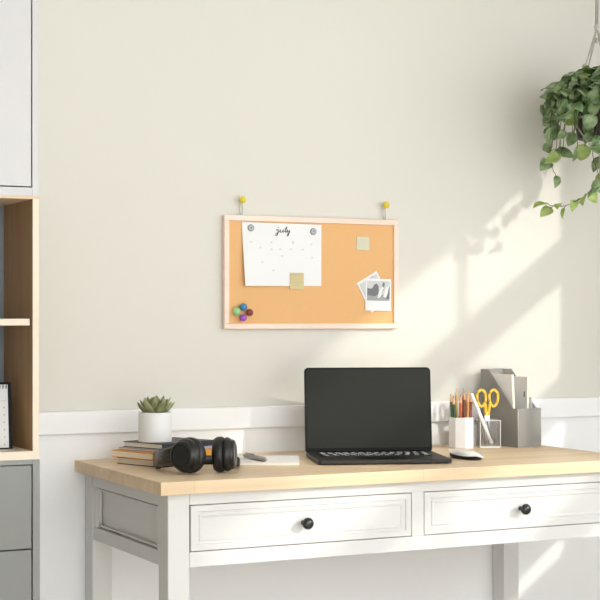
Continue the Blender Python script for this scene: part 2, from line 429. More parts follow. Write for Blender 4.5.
for P in ([(268, 97), (277, 92), (282, 95), (280, 112), (272, 131), (265, 132), (266, 122), (280, 112), (291, 104)],
          [(291, 104), (297, 92), (295, 106), (301, 110), (309, 104), (315, 92), (313, 106), (319, 108), (326, 100)],
          [(326, 100), (337, 82), (339, 73), (334, 75), (331, 90), (330, 106), (335, 108), (341, 100)],
          [(341, 100), (345, 92), (344, 104), (349, 107), (354, 99), (356, 91), (354, 110), (347, 130), (341, 133), (342, 122), (352, 112), (361, 104)]):
    pts = smooth_line(P); mb.tube([cal(*p) for p in pts], [.00062+.00045*abs(math.sin(i*.35)) for i in range(len(pts))], 6)
mb.ball(cal(284, 80), .0011, 8)
mb.build('lettering', M['ink'], t, smooth=True, label='handwritten word july')
mb = MB()
for X, Y in ((100, 178), (235, 178), (380, 170), (505, 185), (235, 225), (293, 222), (367, 222), (445, 222), (305, 268), (510, 275), (170, 310), (243, 365), (160, 215), (380, 180)):
    c = cal(X, Y, .0008); mb.box(c.x-.0024, c.x+.0024, c.y-.0002, c.y+.0004, c.z-.002, c.z+.002)
mb.build('date_marks', M['faint'], t, label='faint grey date marks')
for X, Y, lb in ((101, 87, 'grey round magnet on the top left corner of the calendar sheet'), (516, 97, 'grey round magnet on the top right corner of the calendar sheet')):
    c = cal(X, Y, .0008)+t.location
    p = thing('magnet', lb, 'magnet', c, 0, 'grey magnets on the calendar sheet')
    MB().lathe([(0, 0), (.0088, 0), (.0088, .002), (.0078, .003), (0, .003)], (0, 0, 0), (0, -1, 0), 24).build('disc', M['magnet'], p, smooth=True, auto=40)
    MB().lathe([(.0038, .0025), (.0038, .0036), (.0056, .0036), (.0056, .0025)], (0, 0, 0), (0, -1, 0), 20, True).build('ring', M['magnetl'], p)
# translucent notes
t = thing('sticky_note', 'small beige note over the lower edge of the calendar sheet', 'note', (1.742, CK-.0042, 1.1595))
MB().box(-.0195, .0195, -.0007, .0003, 0, .042).build('note_paper', M['tape'], t)
MB().box(-.0195, .0195, -.001, -.0006, .017, .0178).box(-.017, .017, -.001, -.0006, .037, .0385).build('note_lines', M['tapel'], t)
o = MB().box(-.0185, .0185, -.0007, .0003, 0, .034).build('sticky_note', M['tapeg'], loc=(1.934, CK-.0012, 1.263))
tag(o, 'pale cream square note alone in upper right of the cork', 'note')
# instant photos
def instant(name, label, loc, ry, w, h, detail):
    p = thing(name, label, 'photo', loc); p.rotation_euler = (0, ry, 0)
    MB().box(-w/2, w/2, -.0006, .0002, -h/2, h/2).build('photo_border', M['paper'], p)
    a, b, c, d = -w/2+.0045, w/2-.0045, -h/2+.026, h/2-.006
    MB().box(a, b, -.0009, -.0006, c, d).build('picture', M['photo_sky'], p, label='black and white picture')
    if detail:
        pic = [o for o in p.children if o.name.startswith('picture')][0]
        W, H = b-a, d-c
        def q(pts): return [(a+x*W, c+y*H) for x, y in pts]
        flip = Matrix(((1,0,0,0),(0,0,-1,0),(0,1,0,0),(0,0,0,1)))
        mb = MB(); mb.prism(q([(0,0),(1,0),(1,.25),(.7,.3),(.3,.22),(0,.3)]), .0009, .0011, flip); mb.build('grass', M['photo_mid'], pic)
        mb = MB(); mb.prism(q([(.0,.28),(.32,.22),(.52,.3),(.5,.75),(.4,.88),(.3,.8),(.22,.62),(.1,.6),(0,.66)]), .0011, .0013, flip)
        mb.prism(q([(.62,.5),(.7,.95),(.78,.9),(.74,.55)]), .0011, .0013, flip)
        mb.prism(q([(.84,.1),(1,.1),(1,.75),(.9,.55)]), .0011, .0013, flip); mb.build('trees', M['photo_dark'], pic)
        mb = MB(); mb.prism(q([(.46,.12),(.6,.2),(.66,.5),(.74,.62),(.7,.74),(.6,.62),(.5,.4)]), .0013, .0015, flip)
        mb.prism(q([(.72,.2),(.84,.16),(.92,.4),(.96,.75),(.86,.7),(.78,.5)]), .0013, .0015, flip); mb.build('pale_figures', M['paper'], pic)
    return p
b_ = instant('instant_photo', 'tilted instant photo half hidden behind the upright one', (1.9665, CK-.0012, 1.1545), R(-29), .067, .088, False)
MB().box(.008, .018, -.0012, -.0008, .036, .0385).build('pink_mark', M['pink'], b_)
instant('instant_photo', 'upright black and white instant photo on top of a tilted one', (1.9785, CK-.003, 1.1475), R(1), .0755, .083, True)
# coloured ball pins
for (x, z, mt, lb) in ((1.5915, 1.1144, 'pblue', 'blue ball pin, topmost of the four pins on the cork'), (1.5735, 1.1032, 'pgreen', 'mint green ball pin in the lower left of the cork'),
                       (1.6080, 1.1007, 'pbrown', 'maroon ball pin in the lower left of the cork'), (1.5905, 1.0875, 'ppurple', 'purple ball pin, lowest of the four pins on the cork')):
    p = thing('push_pin', lb, 'pin', (x, CK, z), 0, 'coloured ball pins on the cork')
    MB().ball((0, -.0105, 0), .0092).build('head', M[mt], p, smooth=True)
    MB().tube([(0, -.004, 0), (0, .003, 0)], .001, 6).build('needle', M['steel'], p)

# ------------------------------------------------------------------ laptop
T = .75
LR = R(-19)
lap = thing('laptop', 'open dark grey laptop with a blank screen on the desk', 'laptop', (1.802, -.327, T), LR)
hw, hd = .1565, .114
def rrect(w0, w1, d0, d1, r, n=5):
    out = []
    for cx, cy, a in ((w1-r, d1-r, 0), (w0+r, d1-r, 90), (w0+r, d0+r, 180), (w1-r, d0+r, 270)):
        for q in range(n+1):
            A = R(a+90*q/n); out.append((cx+r*math.cos(A), cy+r*math.sin(A)))
    return out
MB().prism(rrect(-hw, hw, -hd, hd, .010), .002, .011).build('base', M['lap'], lap, bevel=.0018)
for x in (-.13, .13):
    for y in (-.09, .09): MB().lathe([(0, 0), (.006, 0), (.006, .003), (0, .003)], (x, y, 0), (0, 0, 1), 12).build('rubber_foot', M['rubber'], lap)
MB().prism(rrect(-.135, .135, -.012, .086, .004), .0108, .0113).build('keyboard_tray', M['key'], lap)
kb = MB(); lg = MB()
rows = [(14, .0132), (14, .0165), (13, .0165), (12, .0165), (11, .0165)]
y = .0775
for r_, (n, hh) in enumerate(rows):
    wd = .264/n
    for i in range(n):
        x = -.132+i*wd
        kb.prism(rrect(x+.0012, x+wd-.0012, y-hh+.0024, y, .0018, 2), .0113, .0126)
        cx = x+wd/2; cy = y-hh/2
        kind = (i*7+r_*3) % 4
        lg.box(cx-.0045, cx-.0022, cy-.0045, cy+.005, .0126, .0129)
        if kind in (0, 2): lg.box(cx-.0045, cx+.0045, cy+.0028, cy+.005, .0126, .0129)
        if kind in (1, 2): lg.box(cx+.0022, cx+.0045, cy-.0045, cy+.005, .0126, .0129)
        if kind in (0, 3): lg.box(cx-.0045, cx+.0045, cy-.0045, cy-.0022, .0126, .0129)
    y -= hh+.0012
ko = kb.build('keys', M['key'], lap); lg.build('key_legends', M['legend'], ko, label='white key legends')  # white marks double as lettering and painted glare on the keys
MB().prism(rrect(-.055, .055, -.098, -.028, .004), .0108, .0112).build('trackpad', M['bezel'], lap)
MB().lathe([(0, -.13), (.0052, -.13), (.0052, .13), (0, .13)], (0, hd-.004, .0085), (1, 0, 0), 12).build('hinge', M['bezel'], lap, smooth=True, auto=40)
lean = Matrix.Translation((0, hd-.002, .0075)) @ Matrix.Rotation(R(-6.5), 4, 'X')
up = lean @ Matrix(((1,0,0,0),(0,0,1,0),(0,1,0,0),(0,0,0,1)))      # local xy -> lid plane
lid = MB().prism(rrect(-hw-.0005, hw+.0005, 0, .2095, .010), -.0005, .0052, up).build('lid', M['lap'], lap, bevel=.001)
MB().prism(rrect(-hw+.001, hw-.001, .0015, .2080, .0085), -.0011, -.0004, up).build('bezel', M['bezel'], lid)
MB().prism(rrect(-hw+.0035, hw-.0035, .013, .2055, .006), -.0014, -.0008, up).build('screen', M['screen'], lid, label='blank dark screen')

# ------------------------------------------------------------------ mouse
t = thing('computer_mouse', 'flat white computer mouse beside the laptop on the desk', 'mouse', (2.012, -.385, T), R(2))
def mouse_shell(top):
    bm = bmesh.new(); ny, nx = 18, 12; gr = []
    for j in range(ny+1):
        v = -1+2*j/ny; wy = .0255*max(0.02, (1-abs(v)**3.0))**0.45
        row = []
        for i in range(nx+1):
            u = -1+2*i/nx
            zc = .0075+.0120*(1-abs(v*.96-.05)**2.2)
            z_top = .004+(zc-.004)*max(0, 1-abs(u)**2.6)**.55
            z_bot = .0035+.0036*(v+1)+.002*abs(v)**4-.0025*(1-v*v)+.0016*(1-u)
            row.append(bm.verts.new((u*wy, v*.058, max(z_top, z_bot+.001) if top else z_bot)))
        gr.append(row)
    return bm, gr, nx, ny
bm, gr, nx, ny = mouse_shell(True)
for j in range(ny):
    for i in range(nx): bm.faces.new([gr[j][i], gr[j][i+1], gr[j+1][i+1], gr[j+1][i]])
ex = bmesh.ops.extrude_face_region(bm, geom=bm.faces[:])
bmesh.ops.translate(bm, vec=(0, 0, -.0012), verts=[v for v in ex['geom'] if isinstance(v, bmesh.types.BMVert)])
mb = MB(); mb.bm.free(); mb.bm = bm
mb.build('top_shell', M['mwhite'], t, loc=(0, 0, .002), smooth=True, auto=60, label='white glossy top shell')
mb = MB()
prof = [(0, 0), (.92, 0), (1, .55), (.985, 1), (0, 1)]
bm = mb.bm; rings = []
for r_, h_ in prof:
    rings.append([bm.verts.new((r_*.0240*math.copysign(abs(math.cos(a))**.8, math.cos(a)), r_*.0565*math.sin(a), .0002+(.0042+.0036*(1+math.sin(a))-.0022*math.cos(a)**2)*h_)) for a in [2*math.pi*q/32 for q in range(32)]] if r_ else [bm.verts.new((0, 0, .0002+.0082*h_))])
for A, B in zip(rings, rings[1:]):
    for q in range(32):
        u = []
        for v in (A[q % len(A)], A[(q+1) % 32 % len(A)], B[(q+1) % 32 % len(B)], B[q % len(B)]):
            if v not in u: u.append(v)
        if len(u) > 2: bm.faces.new(u)
mb.build('underside', M['black'], t, smooth=True, auto=40, label='black underside')
MB().lathe([(0, 0), (.0012, 0), (.0012, .0006), (0, .0006)], (0, -.022, .0208), (0, 0, 1), 10).build('logo_dot', M['magnet'], t)

# ------------------------------------------------------------------ headphones
hp = thing('headphones', 'black over-ear headphones lying in front of the small book stack', 'headphones', (1.33, -.36, T)); ho = hp.location
def cup(c, n, sm):
    c = Vector(c)-ho
    MB().lathe([(0, -.010), (.020, -.010), (.034, -.007), (.0385, .000), (.0392, .008), (.0375, .014), (.030, .017), (0, .017)], c, n, 36).build('ear_cushion', M['rubber'], hp, smooth=True, auto=70)
    e = MB().lathe([(0, .015), (.034, .0155), (.0372, .019), (.0372, .024), (.0340, .030), (.0325, .031), (.0325, .034), (.0295, .0385), (.026, .0395), (0, .040)], c, n, 36).build('ear_cup', M['black'], hp, smooth=True, auto=50)
    MB().lathe([(.0225, .0392), (.0225, .0408), (.0238, .0408), (.0238, .0392)], c, n, 36, True).build('trim_ring', sm, e, label='thin trim ring')
cL, nL = (1.290, -.421, .7895), (-.88, -.47, .02)
cR, nR = (1.346, -.430, .7895), (.86, -.51, .02)
cup(cL, nL, M['blackg']); cup(cR, nR, M['silver'])
def P(*a): return Vector(a)-ho
mb = MB()                                            # tapering arm on the left
L0 = Vector(cL)+Vector(nL)*.019
mb.tube([P(*(L0+Vector((.004, .0, 0)))), P(1.262, -.395, .787), P(1.252, -.345, .780), P(1.256, -.300, .772), P(1.266, -.282, .769)], 1, 12, flat=[(.010, .024), (.011, .021), (.011, .0185), (.010, .018), (.009, .0165)])
mb.build('slider_arm', M['blackg'], hp, smooth=True, auto=60)
mb = MB()
R0 = Vector(cR)+Vector(nR)*.016
mb.tube([P(*(R0+Vector((.0, .01, -.008)))), P(1.402, -.405, .770), P(1.432, -.345, .762), P(1.449, -.300, .7605)], 1, 12, flat=[(.006, .012), (.0065, .011), (.006, .010), (.006, .010)])
mb.build('slider_arm', M['black'], hp, smooth=True, auto=60)
pts = smooth_line([(1.258, -.302), (1.268, -.279), (1.300, -.262), (1.352, -.250), (1.405, -.250), (1.442, -.268), (1.449, -.300)], 6)
MB().tube([P(x, y, .7605) for x, y in pts], 1, 12, flat=(.006, .0105)).build('headband', M['black'], hp, smooth=True, auto=60)

# ------------------------------------------------------------------ book stack and succulent
BR = R(21)
def book(label, off, z, w, d, h, cover, pages, spine_right=True, rz=0.0):
    """w along the spine side, d towards the wall; the page block shows on the left side"""
    b = thing('book', label, 'book', (1.328+off[0], -.168+off[1], z), BR+rz, 'books stacked under the succulent')
    c = .0017
    mb = MB(); mb.box(-w/2, w/2, -d/2, d/2, 0, c); mb.box(-w/2, w/2, -d/2, d/2, h-c, h); mb.box(-w/2, w/2, -d/2, -d/2+c, c, h-c)
    mb.build('cover', M[cover], b, bevel=.0004)
    MB().box(-w/2+.002, w/2-.002, -d/2+c, d/2-.003, c, h-c).build('pages', M[pages], b, label='cream page block')
    return b
book('cream paged book with dark blue spine at the bottom of the stack', (.004, 0), T, .185, .140, .0158, 'purple', 'cream')
book('orange covered book second from the bottom of the stack', (-.004, .004), T+.0160, .190, .148, .0158, 'orange', 'cream', rz=R(-1.5))
book('thin lavender grey notebook under the top book of the stack', (.006, .006), T+.0320, .175, .140, .0062, 'lav', 'cream', rz=R(2))
book('black covered book on top of the stack under the succulent', (.010, .006), T+.0384, .165, .132, .0130, 'navy', 'cream', rz=R(1))
ST = T+.0516
t = thing('succulent', 'small grey-green succulent in white pot on top of the books', 'plant', (1.295, -.185, ST))
MB().lathe([(0, 0), (.0365, 0), (.0385, .002), (.0385, .067), (.0375, .0685), (.0355, .0685), (.0348, .066), (.0348, .058), (0, .058)], (0, 0, 0), (0, 0, 1), 48).build('pot', M['ceramic'], t, smooth=True, auto=40, label='white cylindrical pot')
MB().lathe([(0, .0625), (.034, .0605), (.0348, .057)], (0, 0, 0), (0, 0, 1), 24).build('soil', M['soil'], t)
mb = MB()
def fat_leaf(az, el, L, W, Tk, z0, r0):
    bm = mb.bm; d = Vector((math.cos(az)*math.cos(el), math.sin(az)*math.cos(el), math.sin(el)))
    s_ = Vector((-math.sin(az), math.cos(az), 0)); n_ = s_.cross(d).normalized()
    if n_.z < 0: n_ = -n_
    o0 = Vector((math.cos(az)*r0, math.sin(az)*r0, z0)); rings = []
    for q in range(9):
        u = q/8; wv = W*(0.35+0.65*math.sin(min(1, u*1.15+.12)*math.pi*.62))*(1-u**9)+.0003; tv = Tk*(.6+.4*math.sin(u*3.0))*(1-u**8)+.0002
        c = o0+d*L*u+Vector((0, 0, L*.22*u*u))
        rings.append([bm.verts.new(c+s_*wv*math.cos(a)+n_*tv*(math.sin(a) if math.sin(a) < 0 else .35*math.sin(a))) for a in [2*math.pi*g_/10 for g_ in range(10)]])
    for A, B in zip(rings, rings[1:]):
        for g_ in range(10): bm.faces.new([A[g_], A[(g_+1)%10], B[(g_+1)%10], B[g_]])
    bm.faces.new(rings[-1]); bm.faces.new(rings[0][::-1])
for n_, el, L, W, z0, r0, of in ((8, 30, .043, .0098, .062, .009, 0), (8, 46, .040, .0098, .064, .007, .35), (6, 62, .035, .009, .066, .005, .1), (4, 77, .028, .0075, .069, .002, .5)):
    for i in range(n_):
        fat_leaf(of+2*math.pi*i/n_+rnd.uniform(-.12, .12), R(el+rnd.uniform(-5, 5)), L*rnd.uniform(.92, 1.08), W, .0052, z0, r0)
mb.build('leaves', M['succ'], t, smooth=True)

# ------------------------------------------------------------------ notebook and pen
t = thing('notebook', 'thin white notebook lying between the headphones and laptop', 'notebook', (1.5515, -.245, T), R(-26))
MB().box(-.076, .076, -.085, .085, 0, .0008).box(-.076, .076, -.085, .085, .0058, .0066).box(-.076, -.0752, -.085, .085, .0008, .0058).build('cover', M['paper'], t)
MB().box(-.075, .0745, -.0835, .0835, .0008, .0058).build('pages', M['cream'], t, label='cream page edges')
t = thing('marker_pen', 'short silver grey pen lying across the white notebook', 'pen', (1.514, -.262, T+.0066), R(-1))
MB().lathe([(0, -.055), (.0045, -.055), (.0058, -.053), (.0058, .030), (.0050, .036), (.0050, .060), (.004, .0615), (0, .0615)], (0, 0, .0060), (0, 1, 0), 16).build('barrel', M['silver'], t, smooth=True, auto=40)
MB().lathe([(0, -.064), (.0022, -.064), (.0042, -.055), (0, -.055)], (0, 0, .0060), (0, 1, 0), 12).build('tip', M['meshr'], t, smooth=True, auto=40)
MB().box(-.0016, .0016, .006, .055, .0115, .0135).build('clip', M['silver'], t, bevel=.0005)

# ------------------------------------------------------------------ pencil cup
t = thing('pencil_cup', 'white faceted pencil cup full of coloured pencils', 'cup', (2.173, -.110, T), R(8))
mb = MB(); n = 8
out_, in_ = .0338, .0312
bm = mb.bm
def octo(r, z, wav=0): return [bm.verts.new((r*math.cos(2*math.pi*(i+.5)/n), r*math.sin(2*math.pi*(i+.5)/n), z+wav*(i % 2))) for i in range(n)]
rr = [octo(out_*.97, 0), octo(out_, .003), octo(out_, .079, .0012), octo(in_, .079, .0012), octo(in_*.98, .003)]
for A, B in zip(rr, rr[1:]):
    for i in range(n): bm.faces.new([A[i], A[(i+1)%n], B[(i+1)%n], B[i]])
bm.faces.new(rr[0][::-1]); bm.faces.new(rr[-1])
mb.build('cup_body', M['ceramic'], t, bevel=.0006)
pens = [((46, 82, 62), 'dark green', -.020, -.004, -.1), ((214, 168, 70), 'ochre yellow', -.014, .010, -.06), ((190, 88, 52), 'rust red', -.010, -.010, .0),
        ((226, 138, 66), 'orange', -.004, .014, -.02), ((120, 72, 48), 'dark brown', .000, -.014, .02), ((206, 112, 70), 'burnt orange', .006, .004, .03),
        ((230, 180, 120), 'pale tan', .010, -.012, .04), ((178, 96, 60), 'copper brown', .015, .008, .08), ((150, 68, 48), 'brick red', .020, -.004, .10), ((80, 96, 60), 'olive green', -.019, .006, -.12), ((238, 214, 130), 'pale yellow', -.007, .002, -.05), ((216, 150, 100), 'peach', .020, .005, .07)]
for i, (c, nm, dx, dy, lean_) in enumerate(pens):
    L = .140+rnd.uniform(-.008, .014)
    p = thing('coloured_pencil', f'{nm} coloured pencil standing in the white pencil cup', 'pencil', (2.173+dx*1.05, -.110+dy*1.1, T+.0034), rnd.uniform(0, 3), 'coloured pencils in the white cup')
    ax = Vector((lean_*.55, rnd.uniform(-.03, .03), 1)).normalized()
    p.rotation_mode = 'QUATERNION'; p.rotation_quaternion = ax.to_track_quat('Z', 'Y')
    pm = paint(nm.replace(' ', '_')+'_lacquer', c, 0.4)
    MB().lathe([(0, 0), (.0036, 0), (.0036, L-.022), (0, L-.022)], (0, 0, 0), (0, 0, 1), 6).build('barrel', pm, p)
    MB().lathe([(0, L-.022), (.0036, L-.022), (.0011, L-.005), (0, L-.005)], (0, 0, 0), (0, 0, 1), 12).build('sharpened_cone', M['pencilw'], p, label='bare wood cone')
    MB().lathe([(0, L-.005), (.0011, L-.005), (.0002, L), (0, L)], (0, 0, 0), (0, 0, 1), 8).build('lead', pm, p)

# small white box behind
t = thing('small_box', 'small plain white box behind the pencil cup', 'box', (2.226, -.060, T), R(6))
MB().box(-.016, .016, -.014, .014, 0, .046).build('body', M['ceramic'], t, bevel=.0015)
MB().box(-.0165, .0165, -.0145, .0145, .046, .056).build('lid', M['ceramic'], t, bevel=.0015)

# ------------------------------------------------------------------ acrylic cup with scissors and pens
t = thing('acrylic_cup', 'square smoky clear acrylic cup holding yellow scissors', 'cup', (2.246, -.126, T), R(-22)); ac = t.location
a, hh, th = .0265, .071, .002
mb = MB(); mb.box(-a, a, -a, -a+th, .004, hh); mb.box(-a, a, a-th, a, .004, hh); mb.box(-a, -a+th, -a+th, a-th, .004, hh); mb.box(a-th, a, -a+th, a-th, .004, hh)
mb.build('walls', M['acr'], t)
MB().box(-a, a, -a, a, 0, .004).build('bottom', M['acre'], t, bevel=.0005)
mb = MB()
for sx in (-1, 1):
    for sy in (-1, 1): mb.box(sx*a-.0008, sx*a+.0008, sy*a-.0008, sy*a+.0008, .003, hh+.0006)
mb.box(-a, a, -a-.0007, -a+.0005, hh-.001, hh+.0006); mb.box(-a, a, a-.0005, a+.0007, hh-.001, hh+.0006); mb.box(-a-.0007, -a+.0005, -a, a, hh-.001, hh+.0006); mb.box(a-.0005, a+.0007, -a, a, hh-.001, hh+.0006)
mb.build('edges', M['acre'], t, label='bright polished edges')
# scissors, handles up, standing in the cup
t = thing('scissors', 'scissors with yellow handles standing in the acrylic cup', 'scissors', (2.246, -.120, T+.0045), R(-20))
for s in (-1, 1):
    cx = s*.0165+.001; cz = .123
    loop = []
    for q in range(25):
        A = 2*math.pi*q/24
        loop.append((cx+.0115*math.cos(A)*(1+.12*math.sin(A)), s*.0012, cz+.0215*math.sin(A)))
    ob = MB().tube(loop, 1, 8, flat=(.0034, .0036)).tube([(cx-s*.010, s*.0012, cz-.015), (s*.005, s*.0012, .094), (s*.003, s*.0012, .078)], [.0042, .0045, .004], 10).build('handle', M['amber'], t, smooth=True, auto=60, label='yellow plastic handle')
    fl = Matrix(((1,0,0,0),(0,0,1,0),(0,1,0,0),(0,0,0,1)))
    MB().prism([(-s*.001, .0), (s*.006, .02), (s*.007, .082), (-s*.002, .088), (-s*.003, .02)], s*.0012-.0008 if s > 0 else -.0020, s*.0012+.0008 if s > 0 else -.0004, fl).build('blade', M['steel'], t, label='steel blade')
MB().lathe([(0, -.003), (.003, -.003), (.003, .003), (0, .003)], (0, 0, .076), (0, 1, 0), 12).build('pivot_screw', M['steel'], t)
def stick(name, label, cat, p0, p1, r, mt, cap):
    p0, p1 = Vector(p0), Vector(p1); d = p1-p0; L = d.length
    p = thing(name, label, cat, p0); p.rotation_mode = 'QUATERNION'; p.rotation_quaternion = d.to_track_quat('Z', 'Y')
    MB().lathe([(0, .006), (r, .006), (r, L-.004), (r*.8, L), (0, L)], (0, 0, 0), (0, 0, 1), 14).build('barrel', mt, p, smooth=True, auto=40)
    MB().lathe([(0, 0), (r*.3, 0), (r, .0065), (0, .0065)], (0, 0, 0), (0, 0, 1), 12).build('tip', cap, p, smooth=True, auto=40)
    return p
stick('pen', 'thick white pen leaning left in the acrylic cup', 'pen', (2.247, -.144, T+.006), (2.183, -.142, T+.142), .0046, M['mwhite'], M['steel'])
stick('pen', 'thin brown pen low inside the acrylic cup', 'pen', (2.238, -.112, T+.006), (2.256, -.113, T+.066), .0022, M['rust'], M['steel'])
stick('pen', 'thin black pen low inside the acrylic cup', 'pen', (2.252, -.140, T+.006), (2.238, -.132, T+.068), .0020, M['black'], M['steel'])

# ------------------------------------------------------------------ magazine file with papers
t = thing('magazine_file', 'grey mesh magazine file holding papers beside the acrylic cup', 'organizer', (2.333, -.100, T), R(9)); mf = t.location
W2, D2, HB, HF = .0405, .0715, .200, .100
side = [(-D2, 0), (D2, 0), (D2, HB), (.041, HB), (-.053, HF), (-D2, HF)]
sm = Matrix(((0,0,1,0),(1,0,0,0),(0,1,0,0),(0,0,0,1)))     # (y,z,x)
for s in (-1, 1):
    MB().prism(side, s*W2-.0006, s*W2+.0006, sm).build('side_panel', M['mesh'], t)
MB().box(-W2, W2, -D2-.0006, -D2+.0006, 0, HF).build('front_panel', M['mesh'], t)
MB().box(-W2, W2, D2-.0006, D2+.0006, 0, HB).build('back_panel', M['mesh'], t)
MB().box(-W2, W2, -D2, D2, 0, .0012).build('bottom_panel', M['mesh'], t)
mb = MB()
for s in (-1, 1):
    x = s*W2
    mb.tube([(x, D2, 0), (x, D2, HB), (x, .041, HB), (x, -.053, HF), (x, -D2, HF), (x, -D2, 0)], .0013, 6)
mb.tube([(-W2, -D2, HF), (W2, -D2, HF)], .0013, 6); mb.tube([(-W2, D2, HB), (W2, D2, HB)], .0013, 6)
mb.build('wire_rim', M['meshr'], t, smooth=True)
def infile(name, label, cat, x0, x1, y0, y1, h, mt, ln):
    p = thing(name, label, cat, (0, 0, 0)); p.location = t.location+Matrix.Rotation(R(9), 3, 'Z') @ Vector(((x0+x1)/2, (y0+y1)/2, .0016)); p.rotation_euler = (0, ln, R(9))
    return p
p = infile('booklet', 'tall white booklet standing in the grey magazine file', 'booklet', -.030, -.020, -.06, .06, .185, None, R(-3))
MB().box(-.004, .004, -.045, .045, 0, .187).build('cover', M['paper'], p, bevel=.0006)
MB().box(-.0034, .0034, -.0453, .040, .001, .1875).build('pages', M['cream'], p)
p = infile('booklet', 'slim pale grey booklet with dark spot at right side of the file', 'booklet', .004, .012, -.06, .06, .18, None, R(1))
MB().box(-.0035, .0035, -.055, .045, 0, .181).build('cover', M['greyp'], p, bevel=.0005)
MB().box(-.003, .003, -.0553, .040, .001, .1805).build('pages', M['cream'], p)
MB().box(-.0042, -.0034, -.046, -.043, .128, .142).build('dark_mark', M['ink'], p)
p = infile('paper_sheet', 'single white sheet leaning at the right in the magazine file', 'paper', .026, .030, -.06, .06, .18, None, R(-4))
MB().box(-.0004, .0004, -.060, .050, 0, .128).build('sheet', M['paper'], p)

# ------------------------------------------------------------------ hanging plant
PX, PY, PZ = 2.520, -.240, 1.555
h = thing('plant_hanger', 'knotted cord plant hanger coming down from the ceiling', 'hanger', (PX, PY, ZC))
def HP(x, y, z): return Vector((x-PX, y-PY, z-ZC))
MB().lathe([(0, 0), (.02, 0), (.02, -.004), (.004, -.008), (.003, -.03), (0, -.03)], (0, 0, 0), (0, 0, 1), 16).tube([(0, 0, -.028), (.008, 0, -.034), (.008, 0, -.046), (0, 0, -.052), (-.008, 0, -.046)], .0022, 8).build('ceiling_hook', M['steel'], h, smooth=True, auto=50)
mb = MB()
KN = (PX-.012, PY, 1.848)
for q in range(4):
    a = q*math.pi/2+.5
    mb.tube([HP(PX+.003*math.cos(a), PY+.003*math.sin(a), ZC-.05), HP(PX-.006+.004*math.cos(a), PY+.004*math.sin(a), 2.2), HP(KN[0]+.003*math.cos(a), KN[1]+.003*math.sin(a), KN[2])], .0017, 7)
for q, (bx, by) in enumerate(((-.084, -.01), (-.02, -.078), (.078, .0), (.0, .084))):
    ex, ey = PX+bx, PY+by
    mid = Vector(KN).lerp(Vector((ex, ey, PZ+.12)), .55)
    for o_ in (-.003, .003):
        mb.tube([HP(*KN), HP(KN[0]*.75+ex*.25, KN[1]*.75+ey*.25+o_, KN[2]-.05), HP(mid.x+o_, mid.y+o_, mid.z-.006), HP(ex, ey+o_, PZ+.12), HP(ex, ey+o_, PZ+.03), HP(PX+bx*.5, PY+by*.5, PZ-.012), HP(PX, PY, PZ-.02)], .0015, 7)
mb.tube([HP(PX, PY, PZ-.012), HP(PX, PY, PZ-.09)], [.006, .003], 8)
mb.build('cords', M['cord'], h, smooth=True)
KP = [(HP(*KN), .0068), (HP(KN[0], KN[1], KN[2]-.034), .005), (HP(PX, PY, PZ-.017), .009)]
for bx, by in ((-.084, -.01), (-.02, -.078), (.078, .0), (.0, .084)):
    KP.append((HP(*Vector(KN).lerp(Vector((PX+bx, PY+by, PZ+.12)), .62)), .0055))
for c_, r_ in KP: MB().ball(c_, r_, 12, (1, 1, 1.5)).build('knot', M['cord'], h, smooth=True)

pl = thing('hanging_plant', 'trailing green pothos in black pot hanging in corded hanger', 'plant', (PX, PY, PZ)); 
MB().lathe([(0, 0), (.056, 0), (.060, .003), (.074, .094), (.078, .095), (.078, .105), (.073, .105), (.072, .09), (0, .09)], (0, 0, 0), (0, 0, 1), 32).build('pot', M['pot'], pl, smooth=True, auto=40, label='black plastic pot')
MB().lathe([(0, .098), (.05, .097), (.072, .093), (.0722, .088)], (0, 0, 0), (0, 0, 1), 24).build('soil', M['soil'], pl)
LF = {'old': MB(), 'young': MB()}; SM = MB()
def leaf(kind, base, d, L, W, droop, roll=0.0):
    """heart shaped leaf, folded along the midrib, tip curling down"""
    bm = LF[kind].bm; d = Vector(d).normalized(); up = Vector((0, 0, 1))
    if abs(d.z) > .92: up = Vector((0.3, -1, 0)).normalized()
    s_ = d.cross(up).normalized(); n_ = s_.cross(d).normalized()
    rm = Matrix.Rotation(roll, 3, d); s_ = rm @ s_; n_ = rm @ n_
    nu, ws = 9, (-1, -.66, -.33, 0, .33, .66, 1); rows_ = []
    for q in range(nu):
        u = q/(nu-1)
        wv = W*(math.sin(math.pi*(u*.93+.045)**.62))**.85 if 0 < u < 1 else W*.05
        back = -.14*L*(1-u)**2
        a = droop*u
        c = Vector(base)+d*L*(math.sin(a)/max(droop, .01) if droop > .05 else u)-n_*L*((1-math.cos(a))/max(droop, .01))
        row = []
        for w_ in ws:
            row.append(bm.verts.new(c+s_*w_*wv+d*(back*abs(w_)**1.5 if u < .5 else 0)+n_*(.30*abs(w_)*wv-.26*w_*w_*wv)))
        rows_.append(row)
    for A, B in zip(rows_, rows_[1:]):
        for i in range(len(ws)-1): bm.faces.new([A[i], A[i+1], B[i+1], B[i]])
